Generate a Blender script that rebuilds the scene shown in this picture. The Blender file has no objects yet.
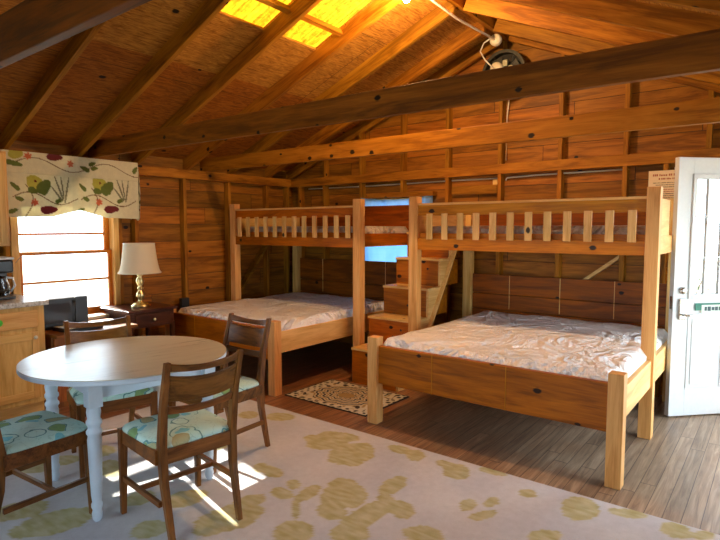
import bpy, bmesh, math, random
from mathutils import Vector, Matrix, noise
random.seed(7)
S = bpy.context.scene; C = S.collection; PI = math.pi

# ------------------------------------------------------------------ colour and material helpers
def lin(c):
    return tuple(((v/255)/12.92 if v/255 <= .04045 else (((v/255)+.055)/1.055)**2.4) for v in c) + (1,)
class NT:
    def __init__(s, name):
        s.m = bpy.data.materials.new(name); s.m.use_nodes = True
        s.t = s.m.node_tree; s.n = s.t.nodes; s.b = s.n['Principled BSDF']; s.out = s.n['Material Output']
    def add(s, t, **kw):
        n = s.n.new(t)
        for k, v in kw.items(): setattr(n, k, v)
        return n
    def link(s, a, b): s.t.links.new(a, b)
    def math(s, op, a, b=None, c=None, clamp=False):
        n = s.add('ShaderNodeMath', operation=op, use_clamp=clamp)
        for i, v in enumerate((a, b, c)):
            if v is None: continue
            if isinstance(v, (int, float)): n.inputs[i].default_value = v
            else: s.link(v, n.inputs[i])
        return n.outputs[0]
    def mix(s, f, a, b, mode='MIX'):
        n = s.add('ShaderNodeMix', data_type='RGBA', blend_type=mode)
        for i, v in ((0, f), (6, a), (7, b)):
            if isinstance(v, (int, float)): n.inputs[i].default_value = v
            elif isinstance(v, tuple): n.inputs[i].default_value = v
            else: s.link(v, n.inputs[i])
        return n.outputs[2]
    def ramp(s, f, stops):
        n = s.add('ShaderNodeValToRGB'); e = n.color_ramp.elements
        while len(e) < len(stops): e.new(.5)
        for k, (p, c) in enumerate(stops): e[k].position = p; e[k].color = c
        s.link(f, n.inputs[0]); return n.outputs[0]
    def sep(s, v):
        n = s.add('ShaderNodeSeparateXYZ'); s.link(v, n.inputs[0]); return n.outputs
    def comb(s, x, y, z):
        n = s.add('ShaderNodeCombineXYZ')
        for i, v in enumerate((x, y, z)):
            if isinstance(v, (int, float)): n.inputs[i].default_value = v
            else: s.link(v, n.inputs[i])
        return n.outputs[0]
    def noise(s, v, scale, detail=3, rough=.5, dist=0):
        n = s.add('ShaderNodeTexNoise'); n.inputs['Scale'].default_value = scale
        n.inputs['Detail'].default_value = detail; n.inputs['Roughness'].default_value = rough
        n.inputs['Distortion'].default_value = dist; s.link(v, n.inputs['Vector']); return n.outputs['Fac']
    def bump(s, h, st, dist=.01):
        n = s.add('ShaderNodeBump'); n.inputs['Strength'].default_value = st; n.inputs['Distance'].default_value = dist
        s.link(h, n.inputs['Height']); s.link(n.outputs[0], s.b.inputs['Normal'])
def plain(name, c, rough=.5, metal=0, spec=.5, coat=0):
    m = NT(name); m.b.inputs['Base Color'].default_value = lin(c)
    t = m.add('ShaderNodeTexCoord'); f = m.noise(t.outputs['Object'], 40, 3)
    col = m.mix(m.math('MULTIPLY', f, .25), lin(c), lin(tuple(v*.8 for v in c))); m.link(col, m.b.inputs['Base Color'])
    m.b.inputs['Roughness'].default_value = rough; m.b.inputs['Metallic'].default_value = metal
    m.b.inputs['Specular IOR Level'].default_value = spec; m.b.inputs['Coat Weight'].default_value = coat
    return m.m
WC = {}
def wood(name, light, dark, axis='X', board=None, rough=.5, knots=.5, var=.35, grain=1.0, seam=False, baxis=None, spec=.25, course=None, ply=False):
    """sawn wood, grain along axis; board=(axis, width) gives every board its own tone"""
    key = name+axis
    if key in WC: return WC[key]
    m = NT(key); t = m.add('ShaderNodeTexCoord'); oi = m.add('ShaderNodeObjectInfo')
    off = m.math('MULTIPLY', oi.outputs['Random'], 37.0)
    x, y, z = m.sep(t.outputs['Object'])
    o = {'X': x, 'Y': y, 'Z': z}; L = o[axis]; A, B = [o[k] for k in 'XYZ' if k != axis]
    rnd = oi.outputs['Random']; sm = None
    if board:
        idx = m.math('FLOOR', m.math('DIVIDE', o[board[0]], board[1]))
        wn = m.add('ShaderNodeTexWhiteNoise', noise_dimensions='1D'); m.link(idx, wn.inputs['W'])
        L2 = m.math('ADD', L, m.math('MULTIPLY', wn.outputs['Value'], 5.0))
        if len(board) > 2:
            seg = m.math('FLOOR', m.math('DIVIDE', L2, board[2]))
            wn2 = m.add('ShaderNodeTexWhiteNoise', noise_dimensions='2D'); m.link(m.comb(idx, seg, 0), wn2.inputs['Vector'])
            rnd = wn2.outputs['Value']
            fr2 = m.math('ABSOLUTE', m.math('SUBTRACT', m.math('FRACT', m.math('DIVIDE', L2, board[2])), .5))
            s2 = m.math('GREATER_THAN', fr2, .5-.003/board[2])
        else: rnd = wn.outputs['Value']; s2 = None
        L = L2; off = m.math('MULTIPLY', rnd, 37.0)
        fr = m.math('ABSOLUTE', m.math('SUBTRACT', m.math('FRACT', m.math('DIVIDE', o[board[0]], board[1])), .5))
        sm = m.math('GREATER_THAN', fr, .5-.0028/board[1])
        if s2 is not None: sm = m.math('MAXIMUM', sm, s2)
    Lo = m.math('ADD', L, off)
    v = m.comb(m.math('MULTIPLY', Lo, 1.3), m.math('MULTIPLY', A, 11), m.math('MULTIPLY', B, 11))
    big = m.noise(v, 1.0*grain, 4, .6, 1.2)
    v2 = m.comb(m.math('MULTIPLY', Lo, 6), m.math('MULTIPLY', A, 120), m.math('MULTIPLY', B, 120))
    fine = m.noise(v2, 1.0, 2, .6)
    f = m.math('ADD', m.math('MULTIPLY', big, .75), m.math('MULTIPLY', fine, .25))
    mid = tuple((a*.55+b*.45) for a, b in zip(light, dark))
    if ply:
        v = m.comb(m.math('MULTIPLY', Lo, 5), m.math('MULTIPLY', A, 22), m.math('MULTIPLY', B, 22))
        f = m.math('ADD', m.math('MULTIPLY', m.noise(v, 1.0, 6, .65, 2.5), .6), m.math('MULTIPLY', fine, .4))
    col = m.ramp(f, [(.28, lin(tuple(v*.88 for v in dark))), (.40, lin(dark)), (.52, lin(mid)), (.68, lin(light))])
    hs = m.add('ShaderNodeHueSaturation'); m.link(col, hs.inputs['Color'])
    m.link(m.math('MULTIPLY_ADD', rnd, var, 1-var*.5), hs.inputs['Value'])
    m.link(m.math('MULTIPLY_ADD', rnd, -.012, .508), hs.inputs['Hue']); hs.inputs['Saturation'].default_value = 1.06
    col = hs.outputs[0]
    if knots > 0:
        vk = m.add('ShaderNodeTexVoronoi', voronoi_dimensions='2D'); vk.inputs['Scale'].default_value = 1.0
        kv = m.comb(m.math('MULTIPLY', Lo, 3.6), m.math('MULTIPLY', m.math('ADD', m.math('ADD', A, B), off), 5.0), 0)
        m.link(kv, vk.inputs['Vector'])
        dn = m.math('ADD', vk.outputs['Distance'], m.math('MULTIPLY', m.math('SUBTRACT', fine, .5), .08))
        r, g, b = m.sep(vk.outputs['Color'])
        on = m.math('LESS_THAN', r, knots)
        k = m.math('MULTIPLY', m.math('SUBTRACT', 1, m.math('DIVIDE', dn, m.math('MULTIPLY_ADD', g, .06, .06)), clamp=True), on)
        k = m.math('MULTIPLY', k, 3.0, clamp=True)
        col = m.mix(k, col, lin(tuple(v*.30 for v in dark)))
    if course:
        cf = m.math('GREATER_THAN', o[course[0]], course[1])
        col = m.mix(cf, m.mix(1.0, col, lin(course[2]), 'MULTIPLY'), col)
    if sm is not None: col = m.mix(m.math('MULTIPLY', sm, .8), col, lin(tuple(v*.22 for v in dark)))
    m.link(col, m.b.inputs['Base Color'])
    m.link(m.math('MULTIPLY_ADD', f, .2, rough-.1), m.b.inputs['Roughness'])
    m.b.inputs['Specular IOR Level'].default_value = spec
    m.bump(f, .08 if name == 'table_top' else .25, .003)
    WC[key] = m.m; return m.m

# ------------------------------------------------------------------ mesh helpers
class MB:
    def __init__(s): s.bm = bmesh.new()
    def box(s, x0, x1, y0, y1, z0, z1, bev=0):
        r = bmesh.ops.create_cube(s.bm, size=1)
        vs = r['verts']
        for v in vs: v.co = Vector(((x0+x1)/2+v.co.x*(x1-x0), (y0+y1)/2+v.co.y*(y1-y0), (z0+z1)/2+v.co.z*(z1-z0)))
        if bev:
            es = set(e for v in vs for e in v.link_edges)
            bmesh.ops.bevel(s.bm, geom=list(es), offset=bev, segments=2, affect='EDGES', profile=.5)
        return s
    def poly(s, pts, d):
        """prism: polygon pts extruded by vector d"""
        a = [s.bm.verts.new(Vector(p)) for p in pts]; b = [s.bm.verts.new(Vector(p)+Vector(d)) for p in pts]
        n = len(pts); s.bm.faces.new(a[::-1]); s.bm.faces.new(b)
        for i in range(n): s.bm.faces.new((a[i], a[(i+1) % n], b[(i+1) % n], b[i]))
        return s
    def bar(s, p, q, w, h, up=(0, 0, 1), w2=None, h2=None):
        p, q = Vector(p), Vector(q); d = (q-p).normalized(); u = Vector(up); sd = d.cross(u).normalized(); u = sd.cross(d)
        w2 = w2 or w; h2 = h2 or h; r = []
        for c, ww, hh in ((p, w, h), (q, w2, h2)):
            r.append([s.bm.verts.new(c+sd*a*ww/2+u*b*hh/2) for a, b in ((-1, -1), (1, -1), (1, 1), (-1, 1))])
        s.bm.faces.new(r[0]); s.bm.faces.new(r[1][::-1])
        for i in range(4): s.bm.faces.new((r[0][i], r[1][i], r[1][(i+1) % 4], r[0][(i+1) % 4]))
        return s
    def tube(s, pts, r, n=8, caps=True):
        pts = [Vector(p) for p in pts]; rings = []
        rr = r if isinstance(r, (list, tuple)) else [r]*len(pts)
        u = Vector((0, 0, 1))
        for i, p in enumerate(pts):
            d = (pts[min(i+1, len(pts)-1)]-pts[max(i-1, 0)]).normalized()
            a = d.cross(u)
            if a.length < .05: a = d.cross(Vector((1, 0, 0)))
            a.normalize(); b = a.cross(d)
            rings.append([s.bm.verts.new(p+(a*math.cos(t)+b*math.sin(t))*rr[i]) for t in [2*PI*k/n for k in range(n)]])
        for i in range(len(rings)-1):
            for k in range(n): s.bm.faces.new((rings[i][k], rings[i][(k+1) % n], rings[i+1][(k+1) % n], rings[i+1][k]))
        if caps: s.bm.faces.new(rings[0][::-1]); s.bm.faces.new(rings[-1])
        return s
    def lathe(s, prof, n=24, c=(0, 0, 0), M=None, caps=True):
        rings = []
        for r, z in prof:
            ring = []
            for k in range(n):
                t = 2*PI*k/n; v = Vector((r*math.cos(t), r*math.sin(t), z))
                if M: v = M @ v
                ring.append(s.bm.verts.new(v+Vector(c)))
            rings.append(ring)
        for i in range(len(rings)-1):
            for k in range(n): s.bm.faces.new((rings[i][k], rings[i][(k+1) % n], rings[i+1][(k+1) % n], rings[i+1][k]))
        if caps:
            if prof[0][0] > 1e-5: s.bm.faces.new(rings[0][::-1])
            if prof[-1][0] > 1e-5: s.bm.faces.new(rings[-1])
        return s
    def grid(s, f, nu, nv, closeu=False):
        g = [[s.bm.verts.new(f(i/nu, j/nv)) for j in range(nv+1)] for i in range(nu+(0 if closeu else 1))]
        for i in range(nu):
            for j in range(nv): s.bm.faces.new((g[i][j], g[(i+1) % len(g)][j], g[(i+1) % len(g)][j+1], g[i][j+1]))
        return s
    def obj(s, name, mat, parent=None, loc=(0, 0, 0), rot=(0, 0, 0), bevel=0, smooth=False, sub=0, solid=0):
        bmesh.ops.recalc_face_normals(s.bm, faces=s.bm.faces[:])
        me = bpy.data.meshes.new(name); s.bm.to_mesh(me); s.bm.free()
        for m in (mat if isinstance(mat, (list, tuple)) else [mat]): me.materials.append(m)
        if smooth: me.polygons.foreach_set('use_smooth', [True]*len(me.polygons))
        o = bpy.data.objects.new(name, me); C.objects.link(o); o.location = loc; o.rotation_euler = rot
        if parent: o.parent = parent
        if solid: q = o.modifiers.new('s', 'SOLIDIFY'); q.thickness = solid; q.offset = 0
        if bevel:
            q = o.modifiers.new('b', 'BEVEL'); q.width = bevel; q.segments = 2; q.limit_method = 'ANGLE'; q.angle_limit = .9
        if sub: q = o.modifiers.new('u', 'SUBSURF'); q.levels = q.render_levels = sub
        return o
def tag(o, label=None, cat=None, group=None, kind=None):
    if label: o['label'] = label
    if cat: o['category'] = cat
    if group: o['group'] = group
    if kind: o['kind'] = kind
    return o
def empty(name, loc, label=None, cat=None, rz=0, group=None, kind=None):
    o = bpy.data.objects.new(name, None); C.objects.link(o); o.location = loc; o.rotation_euler = (0, 0, rz)
    o.empty_display_size = .05
    return tag(o, label, cat, group, kind)
def paint(o, fn, name='Col'):
    """surface pattern (prints and weave) stored per vertex"""
    me = o.data; a = me.color_attributes.new(name, 'FLOAT_COLOR', 'POINT')
    buf = []
    for v in me.vertices: buf += list(fn(v.co))
    a.data.foreach_set('color', buf)
def attr_mat(name, rough=.9, weave=120, bumpst=.3, sheen=0, trans=0):
    m = NT(name); a = m.add('ShaderNodeVertexColor'); a.layer_name = 'Col'
    t = m.add('ShaderNodeTexCoord'); f = m.noise(t.outputs['Object'], weave, 3, .7)
    g = m.noise(t.outputs['Object'], weave*.09, 4, .65)
    k = m.math('MULTIPLY_ADD', f, .28, m.math('MULTIPLY_ADD', g, .30, .71))
    c = m.add('ShaderNodeVectorMath', operation='SCALE'); m.link(a.outputs[0], c.inputs[0]); m.link(k, c.inputs['Scale'])
    m.link(c.outputs[0], m.b.inputs['Base Color']); m.b.inputs['Roughness'].default_value = rough
    m.b.inputs['Specular IOR Level'].default_value = .15
    if trans:
        tr = m.add('ShaderNodeBsdfTranslucent'); m.link(c.outputs[0], tr.inputs[0])
        mx = m.add('ShaderNodeMixShader'); mx.inputs[0].default_value = trans
        m.link(m.b.outputs[0], mx.inputs[1]); m.link(tr.outputs[0], mx.inputs[2]); m.link(mx.outputs[0], m.out.inputs[0])
    m.bump(f, bumpst, .003); return m.m

# ------------------------------------------------------------------ materials
RED, REDD = (176, 116, 54), (116, 72, 30)
def wallwood(ax): return wood('redwood_wall', RED, REDD, ax, board=('Z', .19, 2.4), rough=.55, knots=.10, var=.55)
FRAME = dict(light=(182, 124, 54), dark=(120, 74, 26), knots=.16, var=.25, rough=.6)
def fw(ax): return wood('framing', axis=ax, **FRAME)
def tie(ax): return wood('tie_beam_wood', (160, 100, 44), (104, 58, 20), ax, knots=.6, var=.15, rough=.6)  # albedo lowered for the weak light on the middle beam
def bedw(ax): return wood('bed_stain', (198, 112, 44), (138, 72, 22), ax, knots=.28, var=.2, rough=.45)
def railw(ax): return wood('rail_stain', (216, 142, 62), (170, 102, 36), ax, knots=.30, var=.15, rough=.45)
def pine(ax): return wood('pale_pine', (242, 202, 138), (212, 162, 98), ax, knots=.06, var=.18, rough=.45)
def post(ax): return wood('post_fir', (238, 184, 122), (206, 146, 88), ax, knots=.04, var=.15, rough=.45)
def dark(ax): return wood('dark_redwood', (160, 86, 36), (108, 54, 18), ax, knots=.22, var=.3, rough=.5)
def walnut(ax): return wood('walnut', (140, 92, 52), (86, 52, 28), ax, knots=0, var=.1, rough=.35, grain=1.4)
def oak(ax): return wood('oak_cabinet', (226, 182, 118), (196, 148, 84), ax, knots=0, var=.06, rough=.4)
def plywood(name, course): return wood(name, (206, 150, 78), (130, 82, 34), 'Y', board=('X', 1.22, 2.44), rough=.7, knots=.05, var=.25, ply=True, course=course)
white = plain('white_paint', (226, 230, 230), .45)
tablepaint = plain('pale_blue_paint', (204, 220, 234), .45)
black = plain('black_plastic', (22, 22, 24), .35)
chrome = plain('satin_nickel', (200, 198, 192), .25, 1)
brass = plain('brass', (238, 220, 160), .3, 1)
creamplastic = plain('cream_plastic', (228, 216, 190), .5)
glassm = NT('window_glass')
g = glassm.add('ShaderNodeBsdfGlossy'); g.inputs['Roughness'].default_value = .02
tr = glassm.add('ShaderNodeBsdfTransparent'); fr = glassm.add('ShaderNodeFresnel'); fr.inputs[0].default_value = 1.45
mx = glassm.add('ShaderNodeMixShader'); glassm.link(fr.outputs[0], mx.inputs[0]); glassm.link(tr.outputs[0], mx.inputs[1]); glassm.link(g.outputs[0], mx.inputs[2])
glassm.link(mx.outputs[0], glassm.out.inputs[0]); glass = glassm.m

# floor
def floor_mat():
    m = NT('plank_floor'); t = m.add('ShaderNodeTexCoord'); x, y, z = m.sep(t.outputs['Object'])
    W = .083
    idx = m.math('FLOOR', m.math('DIVIDE', x, W)); wn = m.add('ShaderNodeTexWhiteNoise', noise_dimensions='1D'); m.link(idx, wn.inputs['W'])
    L = m.math('ADD', y, m.math('MULTIPLY', wn.outputs['Value'], 7))
    seg = m.math('FLOOR', m.math('DIVIDE', L, 1.6)); wn2 = m.add('ShaderNodeTexWhiteNoise', noise_dimensions='2D'); m.link(m.comb(idx, seg, 0), wn2.inputs['Vector'])
    r = wn2.outputs['Value']
    v = m.comb(m.math('MULTIPLY', x, 40), m.math('MULTIPLY', m.math('MULTIPLY_ADD', r, 30, L), 2.2), 0)
    n1 = m.noise(v, 1, 5, .65, 1.0); n2 = m.noise(t.outputs['Object'], 5, 6, .75)
    brown = m.ramp(n1, [(.32, lin((104, 64, 38))), (.52, lin((140, 94, 60))), (.72, lin((168, 122, 84)))])
    grey = m.ramp(n1, [(.32, lin((116, 94, 76))), (.52, lin((150, 126, 102))), (.72, lin((178, 154, 128)))])
    wear_sheen = m.math('ADD', m.math('MULTIPLY', m.math('ADD', x, 2.75), .55), m.math('MULTIPLY', m.math('SUBTRACT', n2, .5), 1.6), clamp=True)  # greyer to the right: worn dusty boards plus sky reflection painted in
    col = m.mix(wear_sheen, brown, grey)
    hs = m.add('ShaderNodeHueSaturation'); m.link(col, hs.inputs['Color']); m.link(m.math('MULTIPLY_ADD', r, .35, .82), hs.inputs['Value'])
    scr = m.noise(m.comb(m.math('MULTIPLY', x, 9), m.math('MULTIPLY', y, 3), 0), 3, 8, .8, 1.5)
    col = m.mix(m.math('MULTIPLY', m.math('GREATER_THAN', scr, .66), .25), hs.outputs[0], lin((190, 172, 150)))
    fr = m.math('ABSOLUTE', m.math('SUBTRACT', m.math('FRACT', m.math('DIVIDE', x, W)), .5))
    fr2 = m.math('ABSOLUTE', m.math('SUBTRACT', m.math('FRACT', m.math('DIVIDE', L, 1.6)), .5))
    sm = m.math('MAXIMUM', m.math('GREATER_THAN', fr, .475), m.math('GREATER_THAN', fr2, .498))
    col = m.mix(m.math('MULTIPLY', sm, .75), col, lin((46, 32, 24)))
    m.link(col, m.b.inputs['Base Color']); m.link(m.math('MULTIPLY_ADD', n2, .35, .22), m.b.inputs['Roughness'])
    m.bump(n1, .3, .003); return m.m

XL, XR, YB, YF = -5.33, .82, 5.36, -1.35      # inner faces of the wall boards
LZ, SL, SR, RX = 2.13, .40, .43, -2.25        # rafter underside at left plate, slopes, ridge position
RZ = LZ+SL*(RX+5.25)
def roofz(x): return LZ+.14+SL*(x+5.25) if x < RX else RZ+.15-SR*(x-RX)

# ------------------------------------------------------------------ the setting
tag(MB().box(XL-.03, XR+.03, YF-.03, YB+.03, -.06, 0).obj('floor', floor_mat()), kind='structure', label='worn narrow plank floor')

def wall_boards(name, plane, lo, hi, holes, ztop, mat, gable=False):
    """horizontal boards .19 high; plane=('X',x,sign) ; holes=(a0,a1,z0,z1)"""
    mb = MB(); ax, p, sg = plane; th = .03
    zc = []; z = 0
    while z < ztop-1e-4: zc.append((z, min(z+.19, ztop))); z += .19
    cuts = sorted(set(sum([[h[2], h[3]] for h in holes], [])))
    for z0, z1 in zc:
        zz = [z0]+[c for c in cuts if z0+.004 < c < z1-.004]+[z1]
        for a, b in zip(zz, zz[1:]):
            l0, h0, l1, h1 = lo, hi, lo, hi
            if gable:
                def ext(z):
                    if z <= roofz(-5.33): L = lo
                    else: L = RX-(roofz(RX-.0001)-z)/SL
                    R = hi if z <= roofz(hi) else RX+(RZ+.15-z)/SR
                    return max(lo, L), min(hi, R)
                if a >= RZ+.13: continue
                l0, h0 = ext(a); l1, h1 = ext(b)
                if b > RZ+.14: l1 = h1 = RX
            spans = [(lo, hi)]
            for h in holes:
                if h[2] <= a+.002 and h[3] >= b-.002:
                    spans = [s for q in spans for s in ([q] if h[0] >= q[1] or h[1] <= q[0] else [(q[0], h[0]), (h[1], q[1])]) if s[1]-s[0] > .001]
            for s0, s1 in spans:
                A0 = max(s0, l0); A1 = min(s1, h0); B0 = max(s0, l1); B1 = min(s1, h1)
                if A1 <= A0: continue
                if ax == 'X': pts = [(p, A0, a), (p, A1, a), (p, B1, b), (p, B0, b)]; d = (sg*th, 0, 0)
                else: pts = [(A0, p, a), (A1, p, a), (max(B1, B0), p, b), (min(B0, B1), p, b)]; d = (0, sg*th, 0)
                mb.poly(pts, d)
    return tag(mb.obj(name, mat, bevel=.0025), kind='structure')
W1 = (1.93, 2.78, .66, 1.90)           # window over the microwave, in the left wall
BW = (-4.02, -3.12, .98, 1.82)         # window behind the blue sheet, back wall
DW = (-.745, -.16, .80, 1.99)           # window assumed behind the open door, sized to brighten its panes
DO = (-.10, .74, 0, 2.04)              # doorway
RW = (3.1, 4.95, .10, 2.0); FW1 = (-4.2, -2.8, .7, 1.85); FW2 = (-1.5, -.1, .3, 1.95)  # unseen openings, added and sized to let daylight into the room
wl = wall_boards('wall_left', ('X', XL, -1), YF-.03, YB+.03, [W1], 2.3, wallwood('Y')); wl['label'] = 'left wall of stained horizontal boards'
wb = wall_boards('wall_back', ('Y', YB, 1), XL, XR, [BW, DW, DO], 3.6, wallwood('X'), True); wb['label'] = 'back gable wall of stained horizontal boards'
wr = wall_boards('wall_right', ('X', XR, 1), YF-.03, YB+.03, [RW], 2.1, wallwood('Y'))
wf = wall_boards('wall_front', ('Y', YF, -1), XL, XR, [FW1, FW2], 3.6, wallwood('X'), True)

# studs, plates and girts
def stud(parent, x, y, z0, z1, face):
    if face == 'Y': MB().box(-.02, .02, -.045, .045, 0, z1-z0).obj('stud', fw('Z'), parent, (x, YB-.045, z0), bevel=.003)
    else: MB().box(-.04, .04, -.02, .02, 0, z1-z0).obj('stud', fw('Z'), parent, (XL+.04, y, z0), bevel=.003)
bx = [-5.1, -4.66, -4.07, -3.47, -2.89, -2.29, -1.69, -1.12, -.80]
for x in bx:
    segs = [(0, 2.02)]
    if BW[0] < x < BW[1]: segs = [(0, BW[2]), (BW[3], 2.02)]
    for a, b in segs: stud(wb, x, 0, a, b, 'Y')
for x in [-4.66, -4.07, -3.47, -2.89, -2.29, -1.69, -1.12, -.5, .08]:
    stud(wb, x, 0, 2.12, roofz(x)-.03, 'Y')
for y in (.4, 1.85, 2.86, 3.04, 3.62, 4.24, 4.85, 5.22): stud(wl, 0, y, 0, 2.02, 'X')
MB().box(-3.05, 3.05, -.05, .05, 0, .10).obj('top_plate', fw('X'), wb, (-2.2, YB-.05, 2.02), bevel=.003)
MB().box(-.45, .45, -.055, .055, 0, .05).obj('girt', fw('X'), wb, (-3.5, YB-.055, 1.83), bevel=.003)
MB().box(-.26, .26, -.02, .02, 0, .09).obj('girt', fw('X'), wb, (-2.59, YB-.03, 1.83), bevel=.003)
MB().box(-.05, .05, 0, YB-YF, 0, .10).obj('top_plate', fw('Y'), wl, (XL+.05, YF, 2.02), bevel=.003)
MB().bar((0, 0, 0), (.52, 0, .40), .03, .09, (0, 1, 0)).obj('diagonal_brace', pine('X'), wb, (-1.45, YB-.03, .98))
MB().bar((0, 0, 0), (0, .50, .62), .03, .09, (1, 0, 0)).obj('diagonal_brace', fw('Y'), wl, (XL+.07, 4.3, .62))
MB().bar((0, 0, 0), (.5, 0, .40), .03, .09, (0, 1, 0)).obj('diagonal_brace', fw('X'), wb, (-4.62, YB-.03, 2.35))
# ceiling: sheathing on two slopes with skylight holes on the left one
YS = [-.56, .04, .64, 1.25, 1.86, 2.47, 3.07, 3.68, 4.29, 4.90, 5.29]
SKX0, SKX1 = -3.32, -2.62
ceil = empty('ceiling', (0, 0, 0), 'open gable roof of plywood sheets on rafters', kind='structure')
Lang = math.atan(SL); k = 1/math.cos(Lang)
def slope_box(mb, x0, x1, y0, y1, th=.02):   # local frame of the left slope, X along the slope from x=-5.25
    mb.box((x0+5.25)*k, (x1+5.25)*k, y0, y1, 0, th)
mb = MB(); ys = [YF-.4, 2.49, 3.05, 3.09, 3.66, YB+.4]
for a, b, hole in zip(ys, ys[1:], (0, 1, 0, 1, 0)):
    if hole: slope_box(mb, -5.85, SKX0, a, b); slope_box(mb, SKX1, RX, a, b)
    else: slope_box(mb, -5.85, RX, a, b)
mp = plywood('roof_plywood', ('X', (-3.92+5.25)*k, (222, 192, 156)))
mb.obj('roof_sheathing', mp, ceil, (-5.25, 0, LZ+.14), (0, -Lang, 0))
Rang = math.atan(SR); kr = 1/math.cos(Rang)
MB().box(0, (XR-RX+.5)*kr, YF-.4, YB+.4, 0, .02).obj('roof_sheathing', plywood('roof_plywood_right', None), ceil, (RX, 0, RZ+.15), (0, Rang, 0))
for i, y in enumerate(YS):
    MB().box(-.3, (RX-.02+5.25)*k, -.021, .021, 0, .14/k).obj('rafter', fw('X'), ceil, (-5.25, y, LZ), (0, -Lang, 0), bevel=.003)
    MB().box(.02, (XR-RX+.15)*kr, -.021, .021, 0, .15/kr).obj('rafter', fw('X'), ceil, (RX, y+.045 if y < 5.2 else y, RZ), (0, Rang, 0), bevel=.003)
MB().box(-.02, .02, YF, YB, .01, .13).obj('ridge_board', fw('Y'), ceil, (RX, 0, RZ))
for y0, y1 in ((2.49, 3.05), (3.09, 3.66)):
    MB().box(-.02, .02, y0, y1, 0, .045).obj('blocking', fw('Y'), ceil, (-3.03, 0, LZ+.085+SL*(5.25-3.03)), (0, -Lang, 0))
sk = NT('fiberglass_panel'); t = sk.add('ShaderNodeTexCoord')
f = sk.noise(t.outputs['Object'], 22, 6, .8, 1); x, y, z = sk.sep(t.outputs['Object'])
st = sk.noise(sk.comb(sk.math('MULTIPLY', x, 2), sk.math('MULTIPLY', y, 45), 0), 1, 3)
col = sk.mix(sk.math('SUBTRACT', sk.math('MULTIPLY_ADD', f, 1.8, sk.math('MULTIPLY', st, 1.0)), .75, clamp=True), lin((92, 50, 4)), lin((220, 186, 80)))
a = sk.add('ShaderNodeBsdfTranslucent'); b = sk.add('ShaderNodeBsdfDiffuse'); mx = sk.add('ShaderNodeMixShader'); mx.inputs[0].default_value = .2
sk.link(col, a.inputs[0]); sk.link(col, b.inputs[0]); sk.link(a.outputs[0], mx.inputs[1]); sk.link(b.outputs[0], mx.inputs[2]); sk.link(mx.outputs[0], sk.out.inputs[0])
for n, (y0, y1) in enumerate(((2.45, 3.07), (3.07, 3.70))):
    o = MB().grid(lambda u, v: Vector(((SKX0-.04+5.25)*k+(SKX1-SKX0+.08)*k*u, y0+(y1-y0)*v, .026+.006*math.sin(v*2*PI*8))), 2, 96).obj(
        'window_%d' % (n+5), sk.m, None, (-5.25, 0, LZ+.14), (0, -Lang, 0), smooth=True, solid=.002)
    tag(o, ['amber translucent roof panel nearer the window wall', 'amber translucent roof panel nearer the light bulb'][n], kind='structure')

# tie beams
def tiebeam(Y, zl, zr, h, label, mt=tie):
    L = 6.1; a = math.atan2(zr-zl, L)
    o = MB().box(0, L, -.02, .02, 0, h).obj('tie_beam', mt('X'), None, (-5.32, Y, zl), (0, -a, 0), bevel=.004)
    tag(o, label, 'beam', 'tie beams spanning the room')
tiebeam(.87, 2.12, 2.10, .17, 'rough tie beam, darkened for shade, cutting across the top left corner, nearest the camera', lambda a: wood('shaded_beam', (118, 70, 30), (66, 38, 14), a, knots=.3, var=.1, rough=.6))
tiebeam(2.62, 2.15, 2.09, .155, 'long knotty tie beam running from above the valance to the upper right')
tiebeam(3.90, 2.12, 2.095, .145, 'orange knotty tie beam, lowest in view, nearest the bunk beds', lambda a: wood('lit_beam', (184, 124, 54), (132, 82, 28), a, knots=.6, var=.1, rough=.6))

# windows
def window_left():
    y0, y1, z0, z1 = W1
    r = empty('window_1', (XL, 0, 0), 'wood framed double hung window over the microwave, glaring white', kind='structure')
    cs = pine('Z'); cy = pine('Y'); o_ = wood('sash_wood', (214, 138, 70), (176, 98, 40), 'Z', knots=0, rough=.4); oy = wood('sash_wood', (214, 138, 70), (176, 98, 40), 'Y', knots=0, rough=.4)
    MB().box(0, .10, y0-.06, y0, z0-.08, z1+.05).obj('casing', cs, r, bevel=.003)
    MB().box(0, .10, y1, y1+.055, z0-.08, z1+.05).obj('casing', cs, r, bevel=.003)
    MB().box(0, .12, y0-.08, y1+.08, z0-.09, z0-.04).obj('sill', cy, r, bevel=.004)
    MB().box(0, .10, y0-.05, y1+.05, z1, z1+.06).obj('head', cy, r)
    for nm, a, b, xx, w in (('upper_sash', 1.23, z1, -.02, .032), ('lower_sash', z0-.02, 1.26, .02, .038)):
        s = MB().box(xx, xx+.03, y0, y0+w, a, b).box(xx, xx+.03, y1-w-(.02 if nm[0] == 'u' else 0), y1, a, b).obj(nm, o_, r, bevel=.002)
        MB().box(xx, xx+.03, y0+w, y1-w, a, a+(.035 if nm[0] == 'u' else .07)).box(xx, xx+.03, y0+w, y1-w, b-.03, b).obj('sash_rail', oy, s, bevel=.002)
        zm = 1.42 if nm[0] == 'u' else .98
        MB().box(xx+.008, xx+.02, y0+w, y1-w, zm-.011, zm+.011).obj('muntin', oy, s)
        MB().box(xx+.012, xx+.015, y0+w, y1-w, a+.03, b-.03).obj('glass_pane', glass, s)
window_left()
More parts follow.
